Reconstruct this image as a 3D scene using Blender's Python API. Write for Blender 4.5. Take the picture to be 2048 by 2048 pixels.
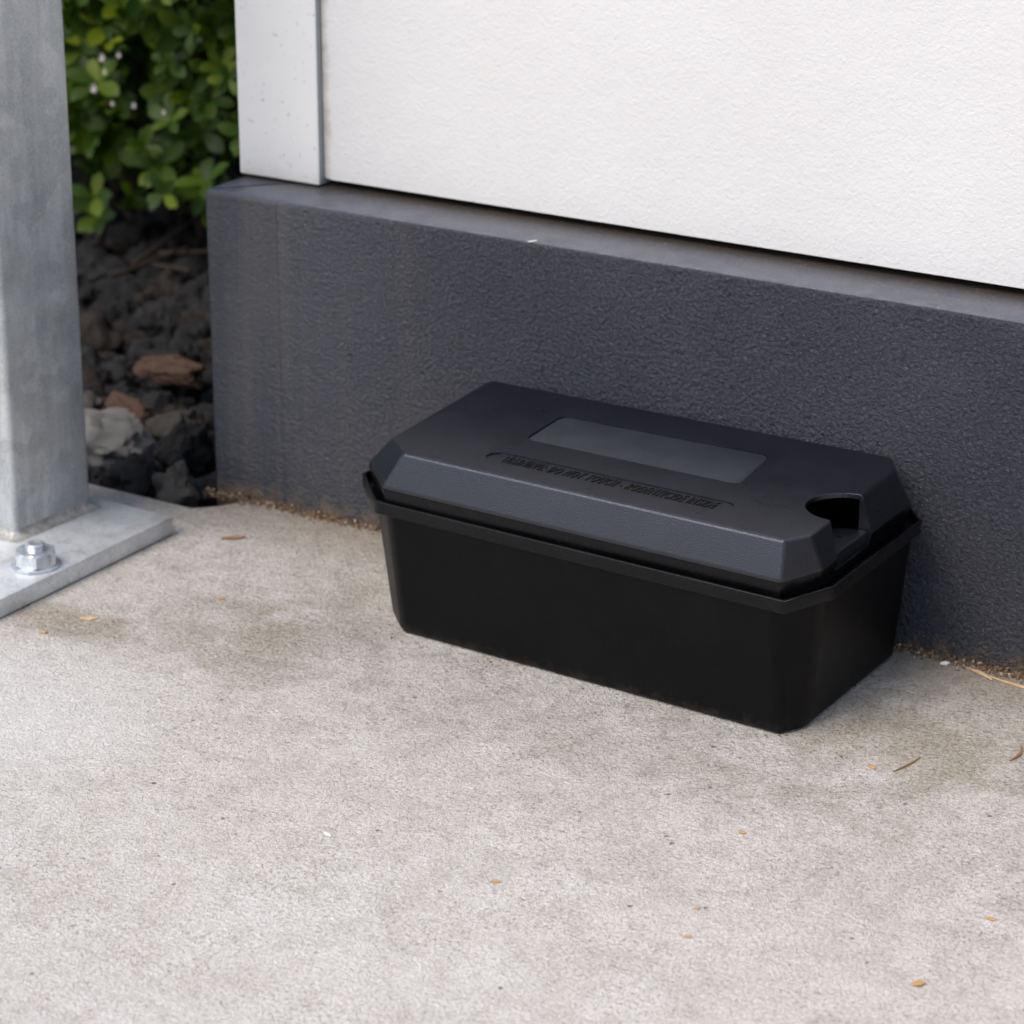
import bpy, bmesh, math, random
import numpy as np
from mathutils import Vector, Matrix, noise, Euler

S = bpy.context.scene
for o in list(bpy.data.objects):
    bpy.data.objects.remove(o)
C = S.collection
R = math.radians

# ------------------------------------------------------------------ camera
cam = bpy.data.cameras.new('camera')
camo = bpy.data.objects.new('camera', cam)
C.objects.link(camo)
camo.location = (.7196, -1.4103, .6567)
camo.rotation_euler = (math.pi / 2 - .361, 0, .5537)
cam.sensor_width = 36
cam.sensor_fit = 'HORIZONTAL'
cam.lens = 36 * 2.82
cam.clip_start = .02
cam.clip_end = 500
cam.dof.use_dof = True
cam.dof.focus_distance = 1.50
cam.dof.aperture_fstop = 12.0
S.camera = camo
S.render.resolution_x = S.render.resolution_y = 1024

# ------------------------------------------------------------------ light
SUN_EL = R(51)
sd = Vector((-.33, -.90, 0)).normalized()          # towards the sun, on the ground plane
w = bpy.data.worlds.new("World")
S.world = w
w.use_nodes = True
wt = w.node_tree
bg = wt.nodes['Background']
sky = wt.nodes.new('ShaderNodeTexSky')
sky.sky_type = 'NISHITA'
sky.sun_disc = False
sky.sun_elevation = SUN_EL
sky.sun_rotation = math.atan2(sd.x, sd.y)
sky.air_density = 1.0
sky.dust_density = 2.0
sky.ozone_density = 1.0
wt.links.new(sky.outputs[0], bg.inputs[0])
bg.inputs[1].default_value = .15
sl = bpy.data.lights.new('sun', 'SUN')
sl.energy = 1.7
sl.angle = R(36)
sl.color = (1, .925, .835)
so = bpy.data.objects.new('sun', sl)
C.objects.link(so)
dv = Vector((sd.x * math.cos(SUN_EL), sd.y * math.cos(SUN_EL), math.sin(SUN_EL)))
so.rotation_euler = dv.to_track_quat('Z', 'Y').to_euler()
so.location = dv * 5
S.view_settings.view_transform = 'Standard'
S.view_settings.look = 'None'
S.view_settings.gamma = 1
S.view_settings.exposure = 0.30


# ------------------------------------------------------------------ helpers
def tag(o, label=None, cat=None, group=None, kind=None):
    if label: o['label'] = label
    if cat: o['category'] = cat
    if group: o['group'] = group
    if kind: o['kind'] = kind
    return o


def empty(name, loc=(0, 0, 0), rz=0):
    o = bpy.data.objects.new(name, None)
    o.empty_display_size = .03
    C.objects.link(o)
    o.location = loc
    o.rotation_euler = (0, 0, rz)
    return o


def link(name, me, mats, parent=None, loc=None, smooth=None):
    o = bpy.data.objects.new(name, me)
    C.objects.link(o)
    if not isinstance(mats, (list, tuple)):
        mats = [mats]
    if not me.materials:
        for m in mats:
            me.materials.append(m)
    if parent: o.parent = parent
    if loc is not None: o.location = loc
    if smooth is not None:
        me.polygons.foreach_set('use_smooth', [True] * len(me.polygons))
        if smooth < 179:
            me.set_sharp_from_angle(angle=R(smooth))
    return o


def bm_obj(name, bm, mats, parent=None, loc=None, smooth=None):
    me = bpy.data.meshes.new(name)
    bmesh.ops.recalc_face_normals(bm, faces=bm.faces)
    bm.to_mesh(me)
    bm.free()
    return link(name, me, mats, parent, loc, smooth)


def weighted(o):
    md = o.modifiers.new('wn', 'WEIGHTED_NORMAL')
    md.keep_sharp = True
    md.weight = 80
    return o


def box(bm, x0, x1, y0, y1, z0, z1):
    v = [bm.verts.new((x, y, z)) for z in (z0, z1) for x, y in ((x0, y0), (x1, y0), (x1, y1), (x0, y1))]
    fs = [bm.faces.new([v[i] for i in q]) for q in
          ((3, 2, 1, 0), (4, 5, 6, 7), (0, 1, 5, 4), (1, 2, 6, 5), (2, 3, 7, 6), (3, 0, 4, 7))]
    return v, fs


def loft(bm, rings, cap=True):
    """rings of equal length polygons, bottom to top"""
    vs = [[bm.verts.new(p) for p in r] for r in rings]
    n = len(rings[0])
    for a, b in zip(vs, vs[1:]):
        for i in range(n):
            bm.faces.new((a[i], a[(i + 1) % n], b[(i + 1) % n], b[i]))
    if cap:
        bm.faces.new(vs[0][::-1])
        bm.faces.new(vs[-1])
    bmesh.ops.recalc_face_normals(bm, faces=bm.faces)
    bm.normal_update()
    return vs


def lathe(bm, prof, seg=32, c=(0, 0)):
    rings = []
    for r, z in prof:
        rings.append([(c[0] + r * math.cos(2 * math.pi * k / seg), c[1] + r * math.sin(2 * math.pi * k / seg), z) for k in range(seg)])
    loft(bm, rings)


def bevel_all(bm, w_, seg=2, ang=20):
    bmesh.ops.recalc_face_normals(bm, faces=bm.faces)
    bm.normal_update()
    es = [e for e in bm.edges if len(e.link_faces) == 2 and e.calc_face_angle(0) > R(ang)]
    bmesh.ops.bevel(bm, geom=es, offset=w_, segments=seg, affect='EDGES', profile=.5, clamp_overlap=True)


# ------------------------------------------------------------------ materials
def mat(name, base=(.5, .5, .5), rough=.6, metal=0, spec=.5):
    m = bpy.data.materials.new(name)
    m.use_nodes = True
    b = m.node_tree.nodes['Principled BSDF']
    b.inputs['Base Color'].default_value = (*base, 1)
    b.inputs['Roughness'].default_value = rough
    b.inputs['Metallic'].default_value = metal
    b.inputs['Specular IOR Level'].default_value = spec
    return m


class NT:
    def __init__(s, m):
        s.t = m.node_tree
        s.b = s.t.nodes['Principled BSDF']
        s.co = s.t.nodes.new('ShaderNodeTexCoord').outputs['Object']
        s.bumps = None

    def lk(s, a, b): s.t.links.new(a, b)

    def map(s, sc=(1, 1, 1), rot=(0, 0, 0), src=None):
        n = s.t.nodes.new('ShaderNodeMapping')
        n.inputs['Scale'].default_value = sc
        n.inputs['Rotation'].default_value = rot
        s.lk(src or s.co, n.inputs[0])
        return n.outputs[0]

    def noise(s, scale, detail=3, rough=.55, dist=0, src=None, col=False):
        n = s.t.nodes.new('ShaderNodeTexNoise')
        n.inputs['Scale'].default_value = scale
        n.inputs['Detail'].default_value = detail
        n.inputs['Roughness'].default_value = rough
        n.inputs['Distortion'].default_value = dist
        s.lk(src or s.co, n.inputs['Vector'])
        return n.outputs['Color' if col else 'Fac']

    def vor(s, scale, feat='F1', src=None, rnd=1):
        n = s.t.nodes.new('ShaderNodeTexVoronoi')
        n.feature = feat
        n.inputs['Scale'].default_value = scale
        n.inputs['Randomness'].default_value = rnd
        s.lk(src or s.co, n.inputs['Vector'])
        return n

    def ramp(s, fac, stops):
        n = s.t.nodes.new('ShaderNodeValToRGB')
        e = n.color_ramp.elements
        while len(e) < len(stops): e.new(.5)
        for x, (p, c) in zip(e, stops):
            x.position = p
            x.color = (*c, 1) if isinstance(c, tuple) else (c, c, c, 1)
        s.lk(fac, n.inputs[0])
        return n.outputs[0]

    def mix(s, fac, a, b, mode='MIX'):
        n = s.t.nodes.new('ShaderNodeMix')
        n.data_type = 'RGBA'
        n.blend_type = mode
        for sock, v in ((n.inputs[0], fac), (n.inputs[6], a), (n.inputs[7], b)):
            if isinstance(v, (int, float)): sock.default_value = v
            elif isinstance(v, tuple): sock.default_value = (*v, 1)
            else: s.lk(v, sock)
        return n.outputs[2]

    def math(s, op, a, b=0, c=0):
        n = s.t.nodes.new('ShaderNodeMath')
        n.operation = op
        for i, v in enumerate((a, b, c)):
            if isinstance(v, (int, float)): n.inputs[i].default_value = v
            else: s.lk(v, n.inputs[i])
        return n.outputs[0]

    def sep(s):
        n = s.t.nodes.new('ShaderNodeSeparateXYZ')
        s.lk(s.co, n.inputs[0])
        return n.outputs

    def bump(s, h, dist, strength=1):
        n = s.t.nodes.new('ShaderNodeBump')
        n.inputs['Distance'].default_value = dist
        n.inputs['Strength'].default_value = strength
        s.lk(h, n.inputs['Height'])
        if s.bumps: s.lk(s.bumps, n.inputs['Normal'])
        s.bumps = n.outputs[0]
        s.lk(s.bumps, s.b.inputs['Normal'])

    def base(s, c): s.lk(c, s.b.inputs['Base Color'])
    def rough(s, c): s.lk(c, s.b.inputs['Roughness'])


# concrete slab
M_conc = mat('concrete', rough=.88, spec=.3)
n = NT(M_conc)
xs, ys, zs = n.sep()
big = n.noise(5.5, 5, .62, .8)
mid = n.noise(24, 6, .68, .5)
mid2 = n.noise(70, 4, .65, .3)
fine = n.noise(400, 5, .78, .3)
grain = n.noise(1100, 2, .6)
dens = n.ramp(n.noise(14, 4, .65, .4), [(.36, .25), (.64, 1)])
c = n.ramp(big, [(.30, (.73, .685, .625)), (.50, (.795, .758, .706)), (.68, (.85, .820, .778))])
c = n.mix(n.ramp(mid, [(.36, .38), (.60, 0)]), c, (.54, .495, .43))
c = n.mix(n.ramp(mid2, [(.34, .40), (.52, 0)]), c, (.50, .45, .39))
c = n.mix(n.math('MULTIPLY', n.ramp(fine, [(.37, 1), (.46, 0)]), dens), c, (.27, .225, .175))
c = n.mix(n.ramp(fine, [(.54, 0), (.68, .85)]), c, (.88, .86, .83))
c = n.mix(n.ramp(grain, [(.34, .45), (.50, 0)]), c, (.38, .33, .28))
pit = n.vor(95)
pitm = n.ramp(pit.outputs['Distance'], [(.0, 1), (.07, .9), (.13, 0)])
pitr = n.ramp(n.noise(38, 2), [(.55, 0), (.62, 1)])
pm = n.math('MULTIPLY', pitm, pitr)
c = n.mix(n.math('MULTIPLY', pm, .8), c, (.13, .09, .055))
# sunlit patch on the left, painted into the concrete colour
def patch(px, py, rx, ry, a, soft, src):
    dx = n.math('DIVIDE', n.math('SUBTRACT', xs, px), rx)
    dy = n.math('DIVIDE', n.math('SUBTRACT', ys, py), ry)
    d2 = n.math('ADD', n.math('MULTIPLY', dx, dx), n.math('MULTIPLY', dy, dy))
    d2 = n.math('ADD', d2, n.math('MULTIPLY', n.math('SUBTRACT', src, .5), soft))
    return n.ramp(n.math('MULTIPLY', d2, .5), [(.03, a), (.62, 0)])
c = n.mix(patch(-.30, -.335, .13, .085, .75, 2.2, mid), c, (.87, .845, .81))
# dirt close to the wall, widened to paint in the ground's falloff of brightness
mw = n.t.nodes.new('ShaderNodeMapRange')
mw.inputs[1].default_value = -.46
mw.inputs[2].default_value = -.06
n.lk(n.math('ADD', ys, n.math('MULTIPLY', n.math('SUBTRACT', big, .5), .35)), mw.inputs[0])
dirt_shade_c = n.mix(n.ramp(n.math('ADD', n.math('MULTIPLY', fine, .6), n.math('MULTIPLY', mid2, .4)), [(.40, 0), (.60, 1)]), (.25, .205, .15), (.56, .51, .45))
c = n.mix(n.math('MULTIPLY', n.math('MULTIPLY', mw.outputs[0], .66), n.ramp(mid, [(.34, 1), (.66, .45)])), c, dirt_shade_c)
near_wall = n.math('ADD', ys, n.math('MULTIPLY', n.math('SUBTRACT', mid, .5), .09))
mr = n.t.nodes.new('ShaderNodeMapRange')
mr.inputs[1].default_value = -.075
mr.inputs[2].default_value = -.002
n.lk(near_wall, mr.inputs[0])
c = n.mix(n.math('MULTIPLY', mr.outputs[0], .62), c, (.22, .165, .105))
fine2 = n.noise(230, 5, .8, .5)
c = n.mix(n.math('MULTIPLY', n.math('MULTIPLY', n.ramp(fine2, [(.37, 1), (.44, 0)]), mw.outputs[0]), .75), c, (.19, .155, .115))
# brown stains with a shape of their own
for (px, py, rx, ry, a) in ((-.235, -.185, .055, .050, .42), (.165, -.115, .09, .055, .52), (-.325, -.222, .06, .022, .70), (-.19, -.16, .05, .09, .30),
                            (.03, -.21, .17, .030, .22), (.20, -.22, .05, .04, .12)):
    m_ = patch(px, py, rx, ry, a, 4.0, mid)
    c = n.mix(m_, c, n.mix(n.ramp(fine, [(.38, 0), (.6, 1)]), (.17, .135, .085), (.46, .40, .31)))
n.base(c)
worm = n.noise(480, 3, .6, 1.0)
n.bump(worm, .0021, 1)
n.bump(mid2, .0018, .6)
n.bump(mid, .004, .5)
n.bump(n.math('SUBTRACT', 1, pm), .0014, .8)
n.bump(grain, .0005, .6)

# dark painted render of the plinth
M_pl = mat('dark_render', rough=.34, spec=.85)
n = NT(M_pl)
xs, ys, zs = n.sep()
xs = n.math('ADD', xs, -.381)
f1 = n.noise(400, 4, .68, .35)
f2 = n.noise(95, 4, .6)
f3 = n.noise(10, 4, .6, .5)
streak = n.noise(1, 4, .6, src=n.map((55, 1, 3)))
c = n.ramp(f3, [(.3, (.030, .033, .046)), (.7, (.044, .047, .061))])
lf = n.ramp(n.math('ADD', n.math('MULTIPLY', xs, -3.0), 0), [(.55, 0), (1.0, 1)])   # weathered, thinner paint toward the corner
c = n.mix(n.math('MULTIPLY', n.ramp(streak, [(.46, 0), (.68, .8)]), lf), c, (.070, .067, .066))
c = n.mix(n.math('MULTIPLY', n.ramp(f2, [(.58, 0), (.74, .4)]), lf), c, (.095, .095, .098))
dm = n.math('MULTIPLY', n.ramp(n.math('ADD', n.math('MULTIPLY', zs, -46), n.math('MULTIPLY', f2, 1.4)), [(.12, 0), (.68, .8)]), n.ramp(f2, [(.30, .25), (.55, 1)]))
c = n.mix(dm, c, (.16, .115, .065))
n.base(c)
seam = n.math('ABSOLUTE', n.math('ADD', n.math('ADD', xs, .3250), n.math('MULTIPLY', n.math('SUBTRACT', f2, .5), .0012)))
c = n.mix(n.ramp(n.math('MULTIPLY', seam, 400), [(.10, .75), (.55, 0)]), c, (.016, .017, .030))
n.base(c)
n.rough(n.ramp(f3, [(.3, .27), (.7, .42)]))
soft = n.math('SUBTRACT', 1, n.math('MULTIPLY', lf, .72))
c = n.mix(n.math('MULTIPLY', n.ramp(f1, [(.34, .75), (.47, 0)]), soft), c, (.010, .011, .018))
c = n.mix(n.math('MULTIPLY', n.ramp(f1, [(.58, 0), (.70, .30)]), soft), c, (.11, .115, .135))
n.base(c)
n.bump(n.math('MULTIPLY', f1, soft), .0046, 1)
n.bump(f2, .0014, .4)
v = n.vor(42)
n.bump(n.ramp(v.outputs['Distance'], [(.02, 0), (.07, 1)]), .0012, .9)

M_ledge = mat('ledge_paint_skylit', rough=.34, spec=.6)  # smooth ledge paint, its colour lightened and blued for sky light on top
n = NT(M_ledge)
f2 = n.noise(60, 5, .72)
f4 = n.noise(420, 3)
c = n.ramp(f2, [(.35, (.068, .074, .098)), (.66, (.125, .131, .158))])
xs, ys, zs = n.sep()
dirt = n.ramp(n.math('ADD', n.math('MULTIPLY', ys, 16), n.math('MULTIPLY', f2, .6)), [(.62, 0), (1.0, .9)])
c = n.mix(dirt, c, (.055, .040, .026))
n.base(c)
n.rough(n.ramp(f2, [(.3, .28), (.7, .5)]))
n.bump(f4, .0010, .8)
c = n.mix(n.ramp(f4, [(.62, 0), (.72, .5)]), c, (.24, .23, .22))
n.base(c)

M_white = mat('white_render', rough=.75, spec=.35)
n = NT(M_white)
f1 = n.noise(420, 3, .6, .6)
f2 = n.noise(7, 4, .6)
f3 = n.noise(80, 3, .6)
xs, ys, zs = n.sep()
xs = n.math('ADD', xs, -.381)
c = n.ramp(f2, [(.3, (.712, .697, .680)), (.7, (.750, .738, .727))])
stain = n.ramp(n.math('ADD', n.math('MULTIPLY', n.math('ADD', xs, .318), 95), n.math('MULTIPLY', f3, .9)), [(.40, .85), (1, 0)])
c = n.mix(stain, c, (.33, .27, .20))
n.base(c)
n.bump(f1, .0009, .6)
n.bump(f3, .0015, .35)

M_trim = mat('white_trim_paint', rough=.55)
n = NT(M_trim)
f2 = n.noise(14, 4, .6)
xs, ys, zs = n.sep()
c = n.ramp(f2, [(.3, (.84, .825, .80)), (.7, (.89, .88, .86))])
c = n.mix(n.ramp(n.math('ADD', n.math('MULTIPLY', n.math('SUBTRACT', zs, .2), 26), n.math('MULTIPLY', f2, .9)), [(.42, .45), (.85, 0)]), c, (.60, .50, .41))
c = n.mix(n.ramp(n.noise(260, 2), [(.66, 0), (.74, .5)]), c, (.42, .35, .30))
n.base(c)
n.bump(n.noise(350, 2), .0004, .5)

M_trimside = mat('trim_side', (.34, .36, .37), .5)  # grey copy of the white trim: shade on its right side painted in
M_gap = mat('dark_gap', (.018, .013, .009), .9, spec=.2)
n = NT(M_gap)
n.base(n.ramp(n.noise(160, 4, .7), [(.4, (.012, .009, .007)), (.7, (.060, .042, .028))]))
n.bump(n.noise(300, 3), .002, 1)

# galvanised steel
M_galv = mat('galvanised_steel', rough=.5, metal=.55)
n = NT(M_galv)
st = n.noise(1, 5, .6, .3, src=n.map((60, 60, 5)))
spg = n.vor(75)
sp = n.noise(55, 4, .6)
fi = n.noise(700, 2, .6)
c = n.ramp(st, [(.28, (.37, .385, .39)), (.5, (.52, .535, .54)), (.72, (.70, .705, .68))])
c = n.mix(n.ramp(sp, [(.42, 0), (.70, .35)]), c, (.56, .575, .57))
c = n.mix(n.math('MULTIPLY', n.ramp(spg.outputs['Color'], [(.2, 0), (.9, 1)]), .32), c, (.24, .255, .265))
c = n.mix(n.ramp(n.noise(20, 5, .7, .5), [(.50, 0), (.68, .45)]), c, (.27, .28, .285))
c = n.mix(n.ramp(fi, [(.56, 0), (.70, .45)]), c, (.68, .69, .69))
c = n.mix(n.ramp(fi, [(.30, .4), (.44, 0)]), c, (.20, .215, .22))
xs, ys, zs = n.sep()
c = n.mix(n.ramp(n.math('ADD', n.math('MULTIPLY', zs, 14), n.math('MULTIPLY', st, 1.1)), [(.40, .35), (.95, 0)]), c, (.34, .32, .27))
n.base(c)
n.rough(n.ramp(sp, [(.3, .42), (.7, .60)]))
n.bump(fi, .0004, .5)
n.bump(st, .0006, .5)

M_plate = mat('galvanised_plate', rough=.46, metal=.45)
n = NT(M_plate)
sp = n.noise(30, 5, .62, .6)
fi = n.noise(600, 2, .6)
c = n.ramp(sp, [(.30, (.50, .505, .50)), (.52, (.68, .70, .72)), (.72, (.82, .83, .825))])
c = n.mix(n.ramp(n.noise(70, 4, .7), [(.56, 0), (.74, .55)]), c, (.36, .31, .24))
c = n.mix(n.ramp(fi, [(.34, .3), (.46, 0)]), c, (.2, .2, .2))
n.base(c)
n.bump(fi, .0004, .45)
n.bump(sp, .001, .4)

M_zinc = mat('zinc_bolt', (.62, .66, .70), .34, .75)
n = NT(M_zinc)
n.base(n.ramp(n.noise(300, 3), [(.35, (.50, .54, .58)), (.65, (.70, .74, .77))]))
M_weld = mat('weld', (.48, .49, .48), .5, .5)
n = NT(M_weld)
n.base(n.ramp(n.noise(160, 3), [(.35, (.34, .31, .26)), (.65, (.52, .52, .50))]))
n.bump(n.noise(260, 3), .001, .8)

# black moulded plastic
def plastic(name, base, rough, fine=.5, spec=.5):
    m = mat(name, base, rough, spec=spec)
    n = NT(m)
    g = n.noise(1500, 2, .6)
    d = n.noise(38, 4, .6)
    c = n.mix(n.ramp(d, [(.45, 0), (.75, .5)]), base, tuple(x * 1.7 + .0015 for x in base))
    n.base(c)
    n.rough(n.ramp(d, [(.3, rough - .04), (.7, rough + .07)]))
    n.bump(g, .00035, fine)
    return m


M_plas = plastic('black_plastic', (.0028, .0033, .0060), .30, .6, .88)
M_plas.node_tree.nodes['Principled BSDF'].inputs['Specular Tint'].default_value = (.83, .87, 1.0, 1)  # blue of the reflected sky put into the sheen tint
M_rim = plastic('shaded_rim_plastic', (.0026, .0027, .0036), .25, .3, .26)  # same plastic; shade of rim and skirt put in by cutting the reflection
M_tray = plastic('shaded_tray_plastic', (.0026, .0027, .0034), .38, .5, .13)  # same plastic as the lid, reflection cut so the tray looks shaded
n = NT(M_tray)
xs, ys, zs = n.sep()
c0 = M_tray.node_tree.nodes['Principled BSDF'].inputs['Base Color'].links[0].from_socket
dd = n.ramp(n.math('ADD', n.math('MULTIPLY', zs, -38), n.math('MULTIPLY', n.noise(130, 5, .75), 1.3)), [(.40, 0), (1.0, .30)])
n.base(n.mix(dd, c0, (.11, .095, .075)))
M_plas2 = plastic('satin_label_plastic', (.020, .024, .031), .55, .7, .4)
M_text = plastic('lettering_plastic', (.006, .006, .007), .42, .2)

M_soil = mat('soil', rough=.95, spec=.2)
n = NT(M_soil)
n.base(n.ramp(n.noise(40, 5, .7), [(.35, (.010, .007, .005)), (.65, (.042, .028, .018))]))
n.bump(n.noise(90, 5, .7), .01, .9)

def rockmat(name, a, b, spot=None):
    m = mat(name, rough=.85, spec=.3)
    n = NT(m)
    info = n.t.nodes.new('ShaderNodeObjectInfo')
    f = n.noise(70, 5, .65)
    c = n.ramp(f, [(.3, a), (.7, b)])
    c = n.mix(n.math('MULTIPLY', info.outputs['Random'], .35), c, tuple(x * 1.9 for x in b))
    if spot: c = n.mix(n.ramp(n.noise(45, 3), [(.52, 0), (.64, .8)]), c, spot)
    n.base(c)
    n.bump(n.noise(260, 4, .7), .002, .8)
    v = n.vor(170)
    n.bump(n.ramp(v.outputs['Distance'], [(.1, 0), (.45, 1)]), .002, .6)
    return m


M_lava = rockmat('lava_charcoal', (.012, .012, .013), (.046, .044, .045))
M_lavab = rockmat('lava_brownish', (.014, .013, .012), (.046, .041, .038), (.11, .062, .035))
M_rust = rockmat('stone_rusty', (.10, .060, .040), (.18, .115, .085), (.26, .13, .06))
M_greyst = rockmat('stone_grey', (.16, .15, .145), (.29, .275, .26))
M_midst = rockmat('stone_midgrey', (.06, .056, .052), (.15, .135, .12), (.12, .085, .055))

M_leaf = mat('leaf', rough=.50, spec=.22)
n = NT(M_leaf)
geo = n.t.nodes.new('ShaderNodeNewGeometry')
c = n.ramp(geo.outputs['Random Per Island'], [(0, (.014, .036, .004)), (.5, (.036, .078, .008)), (.85, (.075, .125, .009)), (1, (.13, .17, .008))])
n.base(c)
n.b.inputs['Transmission Weight'].default_value = 0
tr = n.t.nodes.new('ShaderNodeBsdfTranslucent')
ms = n.t.nodes.new('ShaderNodeMixShader')
ms.inputs[0].default_value = .22
n.lk(n.mix(1.0, c, (1.7, 2.0, .6), 'MULTIPLY'), tr.inputs[0])
outn = [x for x in n.t.nodes if x.type == 'OUTPUT_MATERIAL'][0]
n.lk(n.b.outputs[0], ms.inputs[1])
n.lk(tr.outputs[0], ms.inputs[2])
n.lk(ms.outputs[0], outn.inputs[0])
M_twigb = mat('bark', (.034, .020, .012), .85)
M_glint = mat('glint_white', (.70, .64, .60), .5)  # pale colour for the added light flecks in the foliage

def woodmat(name, a, b):
    m = mat(name, rough=.7, spec=.3)
    n = NT(m)
    n.base(n.ramp(n.noise(1, 4, .6, src=n.map((120, 900, 900))), [(.3, a), (.7, b)]))
    n.bump(n.noise(600, 2), .0003, .6)
    return m


M_chip = woodmat('wood_chip', (.42, .22, .09), (.66, .40, .18))
M_twig = woodmat('dry_twig', (.20, .105, .045), (.40, .235, .11))
M_straw = woodmat('straw', (.46, .28, .13), (.78, .58, .36))
M_pale = mat('pale_flake', (.86, .84, .80), .7)
M_crumb = mat('crumb', (.50, .40, .29), .9)
M_grit = mat('grit', rough=.9, spec=.2)
n = NT(M_grit)
geo = n.t.nodes.new('ShaderNodeNewGeometry')
n.base(n.ramp(geo.outputs['Random Per Island'], [(0, (.085, .055, .032)), (.5, (.17, .115, .068)), (.88, (.25, .155, .085)), (1, (.60, .46, .33))]))

# ------------------------------------------------------------------ ground
def sheet(name, pts, z0, z1, m):
    bm = bmesh.new()
    loft(bm, [[(x, y, z0) for x, y in pts], [(x, y, z1) for x, y in pts]])
    o = bm_obj(name, bm, m)
    tag(o, kind='structure')
    return o


bm = bmesh.new()
vs = [bm.verts.new(p) for p in ((-90, -90, -.05), (90, -90, -.05), (90, 90, -.05), (-90, 90, -.05))]
bm.faces.new(vs)
tag(bm_obj('ground', bm, M_soil), kind='structure')
# concrete slab: its back edge shows behind the steel foot, then runs under the wall
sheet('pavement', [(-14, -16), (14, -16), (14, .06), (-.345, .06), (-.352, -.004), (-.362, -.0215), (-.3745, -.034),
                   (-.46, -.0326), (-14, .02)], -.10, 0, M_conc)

# ------------------------------------------------------------------ house
house = empty('house', (-.381, 0, 0))
tag(house, 'white rendered house wall standing on a dark grey painted plinth', 'house')
H = Vector((-.381, 0, 0))

# plinth front: a fine grid with real unevenness, chipped top arris
def vnoise(X, Z, seed):
    rs = np.random.RandomState(seed)
    g = rs.rand(512, 512)
    xi = np.floor(X).astype(int); zi = np.floor(Z).astype(int)
    fx = X - xi; fz = Z - zi
    fx = fx * fx * (3 - 2 * fx); fz = fz * fz * (3 - 2 * fz)
    a = g[xi % 512, zi % 512]; b = g[(xi + 1) % 512, zi % 512]
    c_ = g[xi % 512, (zi + 1) % 512]; d = g[(xi + 1) % 512, (zi + 1) % 512]
    return (a * (1 - fx) + b * fx) * (1 - fz) + (c_ * (1 - fx) + d * fx) * fz - .5


HP = .2035
x0, x1 = -.381, .62
NX = 1000
prof = [(0, z) for z in np.linspace(-.03, HP - .003, 232)] + \
       [(.003 * (1 - math.cos(t)), HP - .003 + .003 * math.sin(t)) for t in np.linspace(.3, math.pi / 2, 5)] + \
       [(y, HP + (y - .003) * .02) for y in np.linspace(.0055, .075, 12)]
prof = np.array(prof)
# columns wrap round the left corner with a 2.5 mm radius
cols = [(-.381, .6 - .58 * k / 30, (-1, 0)) for k in range(30)] + [(-.381, .02 - .0175 * k / 6, (-1, 0)) for k in range(6)]
for t in np.linspace(0, math.pi / 2, 5):
    cols.append((-.3785 - .0025 * math.cos(t), .0025 - .0025 * math.sin(t), (-math.cos(t), -math.sin(t))))
for x in np.linspace(-.3785, x1, NX)[1:]:
    cols.append((x, 0, (0, -1)))
cx = np.array([c_[0] for c_ in cols]); cy = np.array([c_[1] for c_ in cols])
nx = np.array([c_[2][0] for c_ in cols]); ny = np.array([c_[2][1] for c_ in cols])
arc = np.concatenate([[0], np.cumsum(np.hypot(np.diff(cx), np.diff(cy)))])
A, Zp = np.meshgrid(arc, prof[:, 1] + prof[:, 0], indexing='ij')
amp = np.clip((cx + .40) / .38, .28, 1)[:, None]
A2, Z2 = A * .8 - Zp * .6, A * .6 + Zp * .8
A3, Z3 = A * .35 + Zp * .94, A * .94 - Zp * .35
h = (vnoise(A2 * 420 + 40, Z2 * 420 + 90, 1) * .65 + vnoise(A3 * 330 + 70, Z3 * 330 + 130, 4) * .65 + vnoise(A2 * 130 + 20, Z2 * 130 + 60, 2) * .30 + vnoise(A * 22, Zp * 22, 3) * 1.0) * .00105 * amp
top = (prof[:, 0] > .004)[None, :]
h = np.where(top, h * .12, h)
inset = prof[:, 0][None, :]
# move inwards with the profile, perpendicular to each column's outward normal
near = np.where(np.abs(nx) > .99, np.maximum(cy, .0035), np.where(np.abs(ny) > .99, np.maximum(cx + .3785, .0035), .0035))[:, None]
inset = np.minimum(inset, near)
PX = cx[:, None] - nx[:, None] * inset + nx[:, None] * h * (~top)
PY = cy[:, None] - ny[:, None] * inset + ny[:, None] * h * (~top)
PZ = np.where(top, HP + (inset - .003) * .02, np.broadcast_to(prof[:, 1][None, :], PX.shape)) + np.where(top, h, 0)
co = np.stack([PX - H.x, PY, PZ], -1).reshape(-1, 3)
nc, npf = PX.shape
ii, jj = np.meshgrid(np.arange(nc - 1), np.arange(npf - 1), indexing='ij')
q = np.stack([ii * npf + jj, (ii + 1) * npf + jj, (ii + 1) * npf + jj + 1, ii * npf + jj + 1], -1).reshape(-1, 4)
me = bpy.data.meshes.new('plinth')
me.from_pydata(co.tolist(), [], q.tolist())
me.materials.append(M_pl)
me.materials.append(M_ledge)
me.polygons.foreach_set('material_index', (jj.reshape(-1) >= 234).astype(int).tolist())
link('plinth', me, [M_pl, M_ledge], house, (0, 0, 0), 180)
# the plinth continues beyond the detailed stretch
bm = bmesh.new()
v_, f_ = box(bm, x1 - H.x, 6 - H.x, 0.0005, .075, -.03, HP)
o = bm_obj('plinth', bm, [M_pl], house)
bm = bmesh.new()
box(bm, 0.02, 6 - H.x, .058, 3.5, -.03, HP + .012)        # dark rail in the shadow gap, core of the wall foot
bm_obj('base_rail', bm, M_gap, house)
# facade
bm = bmesh.new()
xl, zb, zt, yf = -.318 - H.x, .2092, 2.6, .043
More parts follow.
